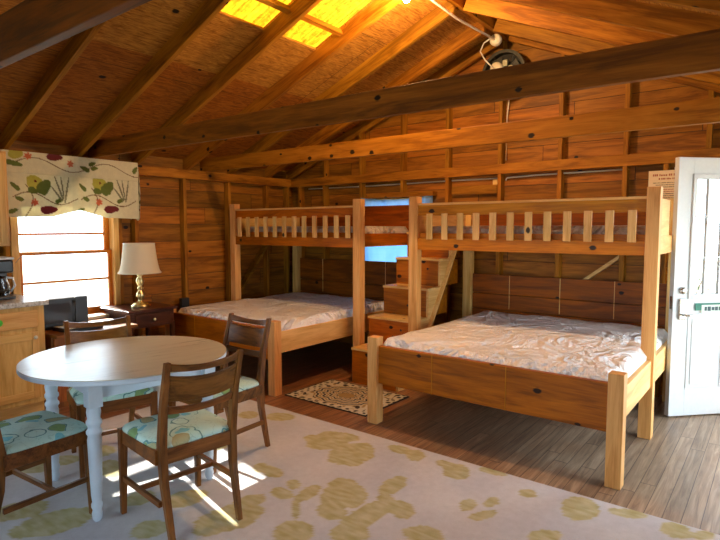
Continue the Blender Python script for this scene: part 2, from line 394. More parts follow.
def simple_window(n, ax, h, p, label, nx=0, nz=1, mat=None, sg=1):
    a0, a1, z0, z1 = h; r = empty('window_%d' % n, (0, 0, 0), label, kind='structure'); m = mat or pine('Z')
    def bx(mb, u0, u1, d0, d1, w0, w1):
        if ax == 'X': mb.box(p+d0, p+d1, u0, u1, w0, w1)
        else: mb.box(u0, u1, p+d0, p+d1, w0, w1)
        return mb
    mb = MB(); w = .04
    bx(mb, a0, a0+w, -.02, .05, z0, z1); bx(mb, a1-w, a1, -.02, .05, z0, z1); bx(mb, a0+w, a1-w, -.02, .05, z0, z0+w); bx(mb, a0+w, a1-w, -.02, .05, z1-w, z1)
    mb.obj('window_frame', m, r)
    mb = MB()
    for i in range(1, nx+1): q = a0+(a1-a0)*i/(nx+1); bx(mb, q-.01, q+.01, .0, .03, z0+w, z1-w)
    for i in range(1, nz+1): q = z0+(z1-z0)*i/(nz+1); bx(mb, a0+w, a1-w, .0, .03, q-.012, q+.012)
    mb.obj('muntin', m, r)
    bx(MB(), a0+w, a1-w, .012, .016, z0+w, z1-w).obj('glass_pane', glass, r)
simple_window(2, 'Y', BW, YB, 'window covered by a pale blue sheet behind the left bunk bed')
simple_window(3, 'Y', DW, YB, 'narrow window assumed behind the open white door to brighten its panes', 0, 0, white)
simple_window(4, 'X', RW, XR, 'unseen side window added for daylight', 1, 1)
simple_window(7, 'Y', FW1, YF-.03, 'unseen window added behind the camera for daylight', 1, 1); simple_window(8, 'Y', FW2, YF-.03, 'unseen glazed opening added behind the camera for daylight', 1, 1)
# door frame
mb = MB(); mb.box(DO[0]-.03, DO[0], YB-.02, YB+.06, 0, 2.07); mb.box(DO[1], DO[1]+.03, YB-.02, YB+.06, 0, 2.07); mb.box(DO[0], DO[1], YB-.02, YB+.06, 2.04, 2.07)
tag(mb.obj('trim_1', pine('Z')), 'doorway frame', kind='structure')

# ------------------------------------------------------------------ door
def door():
    hx, hy = -.13, YB-.03; ang = math.atan2(4.77-hy, -.663-hx); L = math.hypot(4.77-hy, -.663-hx)
    r = empty('door_1', (hx, hy, .012), 'white panelled exterior door with a glazed upper half, standing open', rz=ang, kind='structure')
    # local X runs hinge -> latch; exterior face is the one the room sees: +Y side when rotated
    H = 1.995; T = .044; w = .10
    gx0, gx1, gz0, gz1 = .14, L-.13, .93, 1.86
    mb = MB()
    mb.box(0, gx0, 0, T, 0, H).box(gx1, L, 0, T, 0, H).box(gx0, gx1, 0, T, 0, gz0).box(gx0, gx1, 0, T, gz1, H)
    mb.obj('door_leaf', white, r, bevel=.002)
    fr = MB()
    for y0, y1 in ((T, T+.014), (-.014, 0)):
        fr.box(gx0-.01, gx0+.025, y0, y1, gz0-.01, gz1+.01).box(gx1-.025, gx1+.01, y0, y1, gz0-.01, gz1+.01)
        fr.box(gx0, gx1, y0, y1, gz0-.01, gz0+.025).box(gx0, gx1, y0, y1, gz1-.025, gz1+.01)
    lf = fr.obj('glazing_frame', white, r, bevel=.004)
    mu = MB()
    for i in range(1, 4): x = gx0+(gx1-gx0)*i/4; mu.box(x-.005, x+.005, T*.6, T+.006, gz0, gz1)
    for i in range(1, 3): z = gz0+(gz1-gz0)*i/3; mu.box(gx0, gx1, T*.6, T+.006, z-.006, z+.006)
    mu.obj('glazing_bar', white, r)
    MB().box(gx0, gx1, T*.45, T*.55, gz0, gz1).obj('glass_pane', glass, r)
    for x0, x1 in ((.12, L/2-.04), (L/2+.04, L-.13)):
        p = MB().box(x0, x1, T, T+.007, .22, .80, .003); p.obj('raised_panel', white, r)
        MB().box(x0+.03, x1-.03, T+.007, T+.013, .25, .77, .004).obj('panel_field', white, r)
    # keypad lock and lever on the latch stile
    lx = L-.07
    lk = MB().box(lx-.032, lx+.032, T, T+.022, .76, .925, .008).obj('keypad_lock', chrome, r)
    Mr = Matrix.Rotation(-PI/2, 3, 'X')
    MB().lathe([(.0, .0), (.028, 0), (.028, .02), (.02, .03), (0, .03)], 20, (lx, T, .985), Mr).obj('deadbolt', chrome, r, smooth=True)
    MB().tube([(lx, T+.02, .80), (lx, T+.06, .80), (lx-.03, T+.065, .80), (lx-.11, T+.06, .802)], .009, 10).obj('lever_handle', chrome, r, smooth=True)
    MB().tube([(lx, 0, .80), (lx, -.05, .80), (lx-.10, -.055, .80)], .009, 10).obj('lever_handle', chrome, r, smooth=True)
    MB().box(L, L+.002, .010, T-.01, .84, .94).obj('latch_plate', chrome, r)
    # green plate with a pale field and small dark characters
    green = plain('green_plate', (28, 118, 96), .5)
    sg = MB().box(.23, .50, T+.001, T+.006, .925-.055+.03, .925+.03).obj('door_sign', green, r)
    sg.location = (.09, .008, -.07)
    MB().box(.26, .45, T+.006, T+.008, .882, .942).obj('sign_field', plain('pale_field', (214, 232, 220), .5), sg)
    ch = MB()
    for x, wd, hh in ((.415, .010, .03), (.385, .014, .034), (.352, .012, .026), (.322, .013, .03), (.292, .010, .03)):
        ch.box(x-wd, x+wd, T+.008, T+.0095, .912-hh/2, .912+hh/2)
    ch.obj('sign_character', plain('sign_ink', (60, 84, 90), .6), sg)
door()

# ------------------------------------------------------------------ outside
og = NT('outdoor_ground'); t = og.add('ShaderNodeTexCoord'); f = og.noise(t.outputs['Object'], 1.5, 6, .7)
og.link(og.ramp(f, [(.3, lin((150, 140, 118))), (.7, lin((208, 200, 182)))]), og.b.inputs['Base Color']); og.b.inputs['Roughness'].default_value = .95
tag(MB().box(-40, 40, -40, 40, -.5, -.45).obj('ground', og.m), 'pale sunlit ground outside the cabin', kind='structure')
leafm = plain('shrub_leaf', (70, 84, 48), .8)
def shrub(x, y, r, h, label):
    rt = empty('shrub', (x, y, -.45), label, 'shrub', group='shrubs outside the back window')
    mb = MB()
    for i in range(420):
        u = random.random()*2*PI; v = random.random()**.5; zz = random.random()
        R = r*v*(1-.55*zz); c = Vector((R*math.cos(u), R*math.sin(u), h*(.12+.85*zz)))
        d = Vector((random.uniform(-1, 1), random.uniform(-1, 1), random.uniform(-.3, 1))).normalized(); s = d.cross(Vector((0, 0, 1))).normalized()
        l = random.uniform(.06, .11)
        q = [mb.bm.verts.new(c+p) for p in (Vector(), s*l*.3+d*l*.5, d*l, -s*l*.3+d*l*.5)]; mb.bm.faces.new(q)
    mb.obj('foliage', leafm, rt)
    mb = MB()
    for i in range(6): a = i*1.05; mb.tube([(0, 0, 0), (.4*r*math.cos(a), .4*r*math.sin(a), h*.5), (.6*r*math.cos(a), .6*r*math.sin(a), h*.8)], [.03, .02, .008], 6)
    mb.obj('stem', plain('bark', (92, 72, 54), .9), rt)
shrub(-1.35, 9.5, .8, 1.55, 'leafy shrub outside, seen low through the left panes of the door'); shrub(.6, 9.9, .8, 1.5, 'leafy shrub outside, seen low at the right edge of the door')

# ------------------------------------------------------------------ rugs
BL = [(261,469,8,5,0),(272,473,11,6,.3),(293,486,7,5,0),(282,495,12,6,.2),(309,494,13,6,-.5),(296,509,4,13,0),(293,534,20,13,-.1),(229,520,36,14,-.3),(246,506,20,8,-.4),(338,498,18,13,-.2),(343,487,16,8,0),(332,513,16,9,.1),(327,445,22,6,-.05),(338,438,22,5,.1),(352,463,12,5,0),(315,440,11,4,0),(249,416,10,4,0),(280,418,15,4,0),(349,535,20,10,0),
(416,457,9,6,0),(400,451,12,4,.2),(352,455,24,11,-.15),(393,487,15,8,-.5),(401,511,15,9,.3),(386,502,9,7,.5),(351,497,16,14,0),(365,518,30,11,-.5),(423,536,20,9,.1),(468,507,9,6,-.2),(491,504,9,5,-.3),(483,517,14,5,-.2),(457,473,14,8,.1),(448,467,13,4,.3),(493,473,15,3.5,.2),(528,495,9,4,.1),(580,510,19,12,.1),(627,515,20,4.5,.15),(675,532,17,8,.2),(703,537,12,5,0),(545,538,17,7,0),
(55,524,42,12,-.25),(20,512,30,9,-.2),(112,470,14,9,0),(150,531,20,9,-.2),(185,500,24,8,-.2),(100,452,16,6,0),(60,462,22,5,-.1),(150,452,20,5,.1),(205,448,20,5,0),(140,500,16,7,-.3),(215,428,16,4,0),(30,470,18,5,0),(175,440,16,4,0)]
def unproj(x, y):   # photograph pixel to a point on the floor, for laying out the print of the rug
    yaw, pit, H, F = math.radians(37.7), math.radians(4.4), 1.474, 544
    fwd = Vector((-math.sin(yaw)*math.cos(pit), math.cos(yaw)*math.cos(pit), -math.sin(pit))); rt = Vector((math.cos(yaw), math.sin(yaw), 0)); up = rt.cross(fwd)
    d = rt*(x-360)/F+up*(270-y)/F+fwd; t = -H/d.z; return (d.x*t, d.y*t)
EL = []
for x, y, a, b, th in BL:
    c = unproj(x, y); ca, sa = math.cos(th), math.sin(th)
    p = unproj(x+a*ca, y+a*sa); q = unproj(x-b*sa, y+b*ca)
    EL.append((c, (p[0]-c[0], p[1]-c[1]), (q[0]-c[0], q[1]-c[1])))
rr = random.Random(3)
for i in range(40):
    c = (rr.uniform(-4, 1.0), rr.uniform(-.4, 1.2)); a = rr.uniform(0, 3); s = rr.uniform(.08, .2)
    if c[1] > .9 and c[0] < -1.2: continue
    EL.append((c, (s*math.cos(a), s*math.sin(a)), (-s*.6*math.sin(a), s*.6*math.cos(a))))
def inside(x, y):
    best = 9
    for c, u, v in EL:
        dx, dy = x-c[0], y-c[1]
        if abs(dx) > .6 or abs(dy) > .6: continue
        det = u[0]*v[1]-u[1]*v[0]
        s = (dx*v[1]-dy*v[0])/det; t = (u[0]*dy-u[1]*dx)/det
        best = min(best, s*s+t*t)
    return best
def rugcol(co):
    x, y = co.x, co.y
    n = noise.noise(Vector((x*9, y*9, 0)))*.45+noise.noise(Vector((x*24, y*24, 5)))*.3
    d = inside(x, y)+n*.55
    base = lin((210, 209, 210)); b2 = lin((184, 187, 198)); tan = lin((172, 164, 116)); tan2 = lin((194, 190, 158))
    g = .5+.5*noise.noise(Vector((x*3, y*3, 2))); c = [base[i]*g+b2[i]*(1-g) for i in range(3)]
    if d < 1: 
        h = .5+.9*noise.noise(Vector((x*14, y*40, 9))); h = max(0, min(1, h)); c = [tan[i]*h+tan2[i]*(1-h) for i in range(3)]
    return c+[1]
rm = attr_mat('rug_pile', .95, 260, .5)
o = MB().grid(lambda u, v: Vector((-4.05+u*4.75, -.5+v*3.53, .010)), 330, 245).obj('area_rug', rm)
paint(o, rugcol); o.modifiers.new('s', 'SOLIDIFY').thickness = .009
tag(o, 'large pale grey area rug with olive floral blotches under the dining table', 'rug')
def smallcol(co):
    x, y = co.x/.45, co.y/.315; r = math.hypot(x*1.0, y*.9); a = math.atan2(y, x)
    cr = lin((200, 194, 178)); bl = lin((58, 52, 54)); au = lin((160, 136, 96)); c = cr
    wv = noise.noise(Vector((co.x*22, co.y*22, 1)))
    if max(abs(x), abs(y)) > .97: c = bl
    elif max(abs(x), abs(y)) > .80:
        c = bl if math.sin(co.x*75+wv)*math.sin(co.y*75+wv) > .25 else cr
    elif r < .18: c = au
    elif r < .72:
        rg = math.sin(r*42+1.2*math.sin(a*12)); c = bl if rg > .55 else (au if rg < -.6 else cr)
    else: c = bl if math.sin(co.x*55+3*wv)+math.sin(co.y*60-3*wv) > .9 else (au if wv > .35 else cr)
    return c
o = MB().grid(lambda u, v: Vector(((u-.5)*.90, (v-.5)*.63, .008)), 150, 106).obj('small_rug', attr_mat('small_rug_weave', .95, 300, .5), None, (-2.955, 3.63, 0.001))
paint(o, smallcol); o.modifiers.new('s', 'SOLIDIFY').thickness = .007
tag(o, 'small cream rug with dark medallion pattern between the beds', 'rug')

# ------------------------------------------------------------------ bunk beds
def mattress_mat(name, c1, c2):
    m = NT(name); t = m.add('ShaderNodeTexCoord'); v = t.outputs['Object']
    n = m.noise(v, 1.3, 4, .5, 2.6); r = m.math('ABSOLUTE', m.math('SUBTRACT', n, .5))
    n2 = m.noise(v, 3.2, 3, .5, 2.5); r2 = m.math('ABSOLUTE', m.math('SUBTRACT', n2, .5))
    h = m.math('ADD', m.math('MULTIPLY', r, -2.0), m.math('MULTIPLY', r2, -.8))
    m.link(m.mix(m.math('MULTIPLY', n2, .8), lin(c1), lin(c2)), m.b.inputs['Base Color']); m.b.inputs['Roughness'].default_value = .3
    m.b.inputs['Specular IOR Level'].default_value = .5; m.bump(h, 1.0, .13); return m.m
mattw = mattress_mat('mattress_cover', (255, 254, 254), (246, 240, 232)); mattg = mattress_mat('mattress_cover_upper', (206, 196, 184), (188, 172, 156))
def mattress(x0, x1, y0, y1, z0, z1, label, mat, amp=.012, group=None):
    w, d, h = x1-x0, y1-y0, z1-z0; R = min(.05, h*.4)
    mb = MB()
    nx, ny = int(w/.04), int(d/.04)
    def top(u, v, zz, sg):
        # rounded rectangle plan, dropped edges
        x = (u-.5)*w; y = (v-.5)*d
        ex = max(0, abs(x)-(w/2-R)); ey = max(0, abs(y)-(d/2-R)); e = min(1, math.hypot(ex, ey)/R)
        k = R*(1-math.sqrt(max(0, 1-e*e)))
        if e >= 1 and ex > 0 and ey > 0:
            l = math.hypot(ex, ey); x = math.copysign(w/2-R+ex/l*R, x); y = math.copysign(d/2-R+ey/l*R, y)
        q = Vector((x0+x, y0+y, 0)); n = abs(noise.noise(q*3.0))+.5*abs(noise.noise(q*7)); 
        return Vector((x, y, zz-sg*k+(amp*(1-2*n)*(1-e) if sg > 0 else 0)))
    a = [[mb.bm.verts.new(top(i/nx, j/ny, h, 1)) for j in range(ny+1)] for i in range(nx+1)]
    b = [[mb.bm.verts.new(top(i/nx, j/ny, 0, -1)) for j in range(ny+1)] for i in range(nx+1)]
    for i in range(nx):
        for j in range(ny):
            mb.bm.faces.new((a[i][j], a[i+1][j], a[i+1][j+1], a[i][j+1])); mb.bm.faces.new((b[i][j], b[i][j+1], b[i+1][j+1], b[i+1][j]))
    for i in range(nx):
        mb.bm.faces.new((a[i][0], b[i][0], b[i+1][0], a[i+1][0])); mb.bm.faces.new((a[i][ny], a[i+1][ny], b[i+1][ny], b[i][ny]))
    for j in range(ny):
        mb.bm.faces.new((a[0][j], a[0][j+1], b[0][j+1], b[0][j])); mb.bm.faces.new((a[nx][j], b[nx][j], b[nx][j+1], a[nx][j+1]))
    o = mb.obj('mattress', mat, None, ((x0+x1)/2, (y0+y1)/2, z0), smooth=True)
    tag(o, label, 'mattress', group)
def bunk(name, xl, xr, label, slat_x, fl, fr, htop):
    """xl,xr: outer faces of the tall posts; fl,fr: outer faces of the foot posts"""
    r = empty(name, (xl, 4.16, 0), label, 'bunk bed', group='bunk beds along the back wall')
    ox, oy = xl, 4.16
    def B(n, mat, *bx, parent=r, bev=.003, sub=None):
        mb = MB()
        for q in bx: mb.box(q[0]-ox, q[1]-ox, q[2]-oy, q[3]-oy, q[4], q[5])
        return mb.obj(n, mat, parent, bevel=bev)
    P = .085; rw = railw if xr > -2 else bedw
    for x in (xl, xr-P): B('tall_post', post('Z'), (x, x+P, 4.16, 4.16+P, 0, 1.755))
    for x in (xl+.03, xr-P): B('rear_post', pine('Z'), (x, x+P, YB-.19, YB-.10, 0, 1.72))
    for x in (fl, fr-P): B('foot_post', post('Z'), (x, x+P, 3.235, 3.235+P, 0, .66))
    fo = B('footboard', bedw('X'), (fl+.02, fr-.02, 3.262, 3.30, .31, .595))
    for x in ((-1.89, -1.35) if xr > -2 else (-4.62, -4.1)): B('joint_strip', railw('Z'), (x, x+.005, 3.259, 3.262, .31, .595), parent=fo, bev=0)
    for x in (fl+.02, fr-.058): B('side_rail', pine('Y'), (x, x+.038, 3.30, YB-.19, .37, .56))
    hb = B('headboard', dark('X'), (xl+.12, xr-.04, YB-.14, YB-.105, .34, .64), (xl+.12, xr-.04, YB-.14, YB-.105, .645, .80), (xl+.12, xr-.04, YB-.14, YB-.105, .805, htop))
    for x in (xl+.52, xl+1.02, xl+1.5): B('joint_strip', pine('Z'), (x, x+.006, YB-.143, YB-.14, .66, htop), parent=hb, bev=0)
    # upper deck
    B('deck_rail', rw('X'), (xl+P-.02, xr-P+.02, 4.175, 4.212, 1.283, 1.385), (xl+P, xr-P, 4.212, 4.235, 1.385, 1.43))
    B('guard_rail', rw('X'), (xl+P-.03, xr-P+.03, 4.18, 4.218, 1.585, 1.675))
    B('rail_cap', pine('X'), (xl+P-.03, xr-P+.03, 4.17, 4.232, 1.675, 1.693))
    for x in slat_x: B('slat', pine('Z'), (x-.028, x+.028, 4.160, 4.179, 1.375, 1.60))
    B('end_rail', pine('Y') if xr > -2 else bedw('Y'), (xr-.04, xr-.005, 4.16+P, YB-.19, 1.29, 1.42))
    B('end_rail', pine('Y'), (xl+.02, xl+.055, 4.16+P, YB-.19, 1.29, 1.69))
    if xr > -2: B('end_guard', pine('Y'), (xr-.04, xr-.005, 4.16+P, 4.16+P+.36, 1.42, 1.68))
    B('back_guard', dark('X'), (xl+.12, xr-.03, YB-.14, YB-.105, 1.43, 1.66 if xr > -2 else 1.735))
    B('deck_board', dark('X'), (xl+.05, xr-.05, 4.24, YB-.19, 1.30, 1.32))
    B('slat_base', dark('X'), (fl+.05, fr-.05, 3.31, YB-.19, .40, .42))
    return r
SR_ = [-2.49+i*(1.72/11)+.03 for i in range(12)]
BKL = bunk('bunk_bed', -5.16, -3.22, 'bunk bed in the far left corner, its foot post behind the dining chair', [-4.993+i*(5.0-3.38)/11 for i in range(12)], -5.10, -3.44, 1.08)
BKR = bunk('bunk_bed', -2.66, -.655, 'bunk bed on the right, in front of the open white door', [-2.45+i*(2.45-.826)/11 for i in range(12)], -2.43, -.65, 1.0)
mattress(-5.02, -3.48, 3.31, 5.17, .422, .635, 'lower mattress of the left bunk bed, in wrinkled pale cover', mattw)
mattress(-2.37, -.70, 3.31, 5.17, .422, .635, 'large lower mattress of the right bunk bed, nearest the open door', mattw)
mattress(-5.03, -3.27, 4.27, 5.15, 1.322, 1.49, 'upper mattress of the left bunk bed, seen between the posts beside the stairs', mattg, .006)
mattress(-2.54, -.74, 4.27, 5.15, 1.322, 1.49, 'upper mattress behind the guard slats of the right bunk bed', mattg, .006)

# stair of stacked boxes between the two beds
def stairs():
    x0, x1 = -3.195, -2.665
    r = empty('storage_staircase', (x0, 4.01, 0), 'wooden box staircase climbing to the back wall between the two bunk beds', 'staircase')
    w = x1-x0; ys = [0, .265, .52, .75, .96]; zt = [.34, .61, .893, 1.168, 1.43]; D = YB-.11-4.01
    for i, (y, z) in enumerate(zip(ys, zt)):
        z0 = zt[i-1] if i else 0
        o = MB().box(0, w-.03, y, y+.42 if i < 4 else D, z0 if i else 0, z-.022).obj('step_box', bedw('X'), r, bevel=.003)
        t = MB().box(-.005, w, y-.012, y+.26, z-.022, z).obj('tread', pine('X'), o, bevel=.004)
        for kx in ((w*.55, .35), (w*.72, .62)) if i else ((w*.4, .5),):
            MB().lathe([(0, 0), (.011, 0), (.011, .004), (0, .004)], 12, (kx[0], y, (z0+(z-z0)*kx[1])), Matrix.Rotation(PI/2, 3, 'X')).obj('knot_plug', plain('dark_plug', (50, 26, 16), .6) if 'dark_plug' not in bpy.data.materials else bpy.data.materials['dark_plug'], o)
    # pale sawtooth side board
    pts = [(0, 0)]
    z = 0
    pts = []
    for y, zz in zip(ys, zt): pts += [(y+.004, pts[-1][1] if pts else 0), (y+.004, zz-.024)]
    pts += [(1.06, zt[-1]-.024), (1.06, 1.25), (.22, .0)]
    MB().poly([(w-.028, a, b) for a, b in pts], (.024, 0, 0)).obj('side_board', pine('Y'), r)
    MB().bar((w, .16, .0), (w, 1.06, 1.30), .02, .07, (1, 0, 0)).obj('stringer', pine('Z'), r)
stairs()
# blue sheet over the back window
bl = NT('blue_sheet'); t = bl.add('ShaderNodeTexCoord'); f = bl.noise(t.outputs['Object'], 6, 3)
c = bl.mix(f, lin((158, 200, 240)), lin((190, 220, 250))); d = bl.add('ShaderNodeBsdfDiffuse'); tr = bl.add('ShaderNodeBsdfTranslucent'); mx = bl.add('ShaderNodeMixShader'); mx.inputs[0].default_value = .75
bl.link(c, d.inputs[0]); bl.link(c, tr.inputs[0]); bl.link(d.outputs[0], mx.inputs[1]); bl.link(tr.outputs[0], mx.inputs[2]); bl.link(mx.outputs[0], bl.out.inputs[0])
def sheetp(u, v):
    x = -4.06+u*1.0; sag = .035*(4*u*(1-u)); z = 1.04+v*(.80-sag)
    return Vector((x, .012*math.sin(u*38+v*2)*(.3+.7*v), z))
o = MB().grid(sheetp, 70, 20).obj('window_sheet', bl.m, None, (0, YB-.10, 0), smooth=True, solid=.002)
tag(o, 'pale blue sheet hung over the window behind the left bunk bed', 'curtain')

# ------------------------------------------------------------------ dining table
def table():
    cx, cy, R, Z = -2.93, 1.62, .545, .752
    rz = math.radians(-11)
    r = empty('dining_table', (cx, cy, .010), 'round dining table with taupe plank top and pale blue turned legs', 'table', math.radians(-6)); 
    top = wood('table_top', (206, 204, 186), (188, 184, 164), 'Y', rough=.30, knots=0, var=.06, spec=.6)
    Z -= .010; th = .03
    for sg in (-1, 1):
        n = 40; q = []
        mb = MB()
        pts = []
        for i in range(n+1):
            a = -PI/2+PI*i/n; pts.append((R*math.cos(a)*sg, R*math.sin(a)))
        pts = [(x+sg*.0012, y) for x, y in pts]
        mb.poly([(x, y, Z-.004) for x, y in pts], (0, 0, .004))
        o = mb.obj('tabletop_leaf', top, r, rot=(0, 0, math.radians(-5)))
        MB().poly([(x, y, Z-th) for x, y in pts], (0, 0, th-.004)).obj('leaf_edge', tablepaint, o, bevel=.006)
    MB().box(-.30, .30, -.31, -.285, Z-.125, Z-th).box(-.30, .30, .285, .31, Z-.125, Z-th).box(-.31, -.285, -.285, .285, Z-.125, Z-th).box(.285, .31, -.285, .285, Z-.125, Z-th).obj('apron', tablepaint, r, bevel=.003)
    prof = [(.014, 0), (.022, .012), (.026, .04), (.021, .06), (.027, .075), (.027, .09), (.022, .10), (.026, .14), (.031, .30), (.034, .42), (.030, .44), (.037, .452), (.037, .465), (.029, .475), (.029, .49), (.037, .50), (.037, .515), (.030, .525), (.034, .56), (.030, .59)]
    for sx in (-1, 1):
        for sy in (-1, 1):
            mb = MB().lathe(prof, 20, (sx*.315, sy*.315, 0)); mb.box(sx*.315-.034, sx*.315+.034, sy*.315-.034, sy*.315+.034, .585, Z-th)
            o = mb.obj('leg', tablepaint, r, bevel=.002)
            for p in o.data.polygons: p.use_smooth = len(p.vertices) == 4 and p.area < .002
table()

# ------------------------------------------------------------------ chairs
def seat_fabric():
    m = NT('seat_fabric'); t = m.add('ShaderNodeTexCoord'); v = t.outputs['Object']; w = m.add('ShaderNodeObjectInfo')
    vv = m.add('ShaderNodeVectorMath', operation='ADD'); m.link(v, vv.inputs[0]); m.link(m.comb(m.math('MULTIPLY', w.outputs['Random'], 9), 0, 0), vv.inputs[1]); v = vv.outputs[0]
    dn = m.add('ShaderNodeTexNoise'); dn.inputs['Scale'].default_value = 7; m.link(v, dn.inputs['Vector'])
    ad = m.add('ShaderNodeVectorMath', operation='MULTIPLY_ADD'); m.link(dn.outputs['Color'], ad.inputs[0]); ad.inputs[1].default_value = (.16, .16, .16); m.link(v, ad.inputs[2])
    vo = m.add('ShaderNodeTexVoronoi', voronoi_dimensions='2D'); vo.inputs['Scale'].default_value = 8; m.link(ad.outputs[0], vo.inputs['Vector'])
    d = vo.outputs['Distance']; r, g, b = m.sep(vo.outputs['Color'])
    base = m.mix(m.noise(v, 5, 3), lin((150, 208, 204)), lin((214, 222, 206)))
    leaf = m.mix(m.math('GREATER_THAN', g, .5), lin((120, 150, 74)), lin((168, 156, 104)))
    on = m.math('MULTIPLY', m.math('LESS_THAN', d, .36), m.math('GREATER_THAN', r, .55))
    c = m.mix(m.math('MULTIPLY', on, .85), base, leaf)
    ring = m.math('MULTIPLY', m.math('LESS_THAN', m.math('ABSOLUTE', m.math('SUBTRACT', d, .40)), .035), m.math('GREATER_THAN', b, .25))
    c = m.mix(m.math('MULTIPLY', ring, .8), c, lin((62, 118, 116)))
    blue = m.math('MULTIPLY', m.math('LESS_THAN', d, .2), m.math('LESS_THAN', r, .3))
    c = m.mix(m.math('MULTIPLY', blue, .7), c, lin((84, 180, 200)))
    vein = m.math('LESS_THAN', m.math('ABSOLUTE', m.math('SUBTRACT', m.noise(v, 14, 2, .5, 1), .5)), .012)
    c = m.mix(m.math('MULTIPLY', vein, .22), c, lin((70, 120, 104)))
    m.link(c, m.b.inputs['Base Color']); m.b.inputs['Roughness'].default_value = .85; m.b.inputs['Specular IOR Level'].default_value = .2
    m.bump(m.noise(v, 260, 2), .3, .002); return m.m
fabric = seat_fabric()
def slat_mb(w, z0, z1, ymid, curve, dip, lean, th=.016, n=14):
    mb = MB(); rings = []
    for i in range(n+1):
        s = -1+2*i/n; x = s*w; k = 1-s*s; rg = []
        for z, dz in ((z0, dip*.6), (z1, dip)):
            zz = z-dz*k; y = ymid(zz)-curve*k
            rg.append((x, y, zz))
        (xa, ya, za), (xb, yb, zb) = rg
        rings.append([mb.bm.verts.new(p) for p in ((xa, ya-th/2, za), (xa, ya+th/2, za), (xb, yb+th/2, zb), (xb, yb-th/2, zb))])
    for i in range(n):
        for q in range(4): mb.bm.faces.new((rings[i][q], rings[i+1][q], rings[i+1][(q+1) % 4], rings[i][(q+1) % 4]))
    mb.bm.faces.new(rings[0][::-1]); mb.bm.faces.new(rings[-1]); return mb
def chair(loc, rz):
    r = empty('dining_chair', loc, rz=rz)
    W = walnut
    for s in (-1, 1):
        MB().bar((s*.21, .20, 0), (s*.205, .19, .45), .026, .026, (0, 1, 0), .042, .036).obj('leg', W('Z'), r, bevel=.003)
        mb = MB(); pts = [((s*.176, -.275, 0), .026, .028), ((s*.182, -.215, .28), .034, .036), ((s*.185, -.205, .45), .036, .042), ((s*.186, -.235, .66), .032, .034), ((s*.188, -.29, .868), .026, .026)]
        rg = []
        for p, a, b in pts: rg.append([mb.bm.verts.new((p[0]+i*a/2, p[1]+j*b/2, p[2])) for i, j in ((-1, -1), (1, -1), (1, 1), (-1, 1))])
        mb.bm.faces.new(rg[0][::-1]); mb.bm.faces.new(rg[-1])
        for a, b in zip(rg, rg[1:]):
            for q in range(4): mb.bm.faces.new((a[q], a[(q+1) % 4], b[(q+1) % 4], b[q]))
        mb.obj('back_post', W('Z'), r, bevel=.003)
        MB().bar((s*.20, -.21, .19), (s*.208, .195, .19), .018, .026).obj('stretcher', W('Y'), r, bevel=.002)
    MB().bar((-.2, .02, .19), (.2, .02, .19), .018, .024).obj('stretcher', W('X'), r, bevel=.002)
    MB().box(-.19, .19, .18, .205, .375, .445).box(-.185, .185, -.222, -.198, .375, .445).box(-.215, -.19, -.20, .19, .375, .445).box(.19, .215, -.20, .19, .375, .445).obj('seat_frame', W('X'), r, bevel=.003)
    def seat(u, v):
        a = 2*PI*u; ca, sa = math.cos(a), math.sin(a); e = .28
        x = math.copysign(abs(ca)**e, ca); y = math.copysign(abs(sa)**e, sa)
        rr, z = [(0, .492), (.35, .491), (.7, .486), (.88, .478), (.96, .468), (1.0, .455), (1.0, .446), (.9, .443), (0, .443)][int(round(v*8))]
        wx = .222-.012*(1-y*rr)*.5
        return Vector((x*rr*wx, .0+y*rr*.212, z))
    MB().grid(seat, 48, 8, True).obj('seat_cushion', fabric, r, smooth=True)
    ym = lambda z: -.235-(z-.66)*.245
    slat_mb(.182, .824, .862, ym, .030, .022, 0).obj('top_rail', W('X'), r, bevel=.003)
    slat_mb(.182, .680, .806, ym, .034, .022, 0).obj('back_slat', W('X'), r, bevel=.003)
    slat_mb(.182, .615, .655, ym, .030, .014, 0).obj('lower_rail', W('X'), r, bevel=.003)
    return r
def copy_tree(o, parent=None):
    c = o.copy(); C.objects.link(c)
    if parent: c.parent = parent
    for ch in list(o.children): copy_tree(ch, c)
    return c
def face(dx, dy): return math.atan2(-dx, dy)
ch0 = chair((-2.37, 1.545, .0105), face(-.985, .17))
spots = [((-2.39, 1.575), 83, 'dark wooden chair with its back to the camera, in front of the round table'),
         ((-2.84, 2.16), 181, 'dark wooden chair nearest the left bunk bed, on the far right side of the table'),
         ((-3.285, 1.69), -105, 'dark wooden chair beyond the table, nearest the window and microwave'),
         ((-2.93, 1.075), 5, 'dark wooden chair at the left edge of the view, only its seat and legs showing')]
for i, (p, d, lb) in enumerate(spots):
    c = ch0 if i == 0 else copy_tree(ch0)
    c.location = (p[0], p[1], .0105); c.rotation_euler = (0, 0, math.radians(d)); tag(c, lb, 'chair', 'dining chairs round the table')

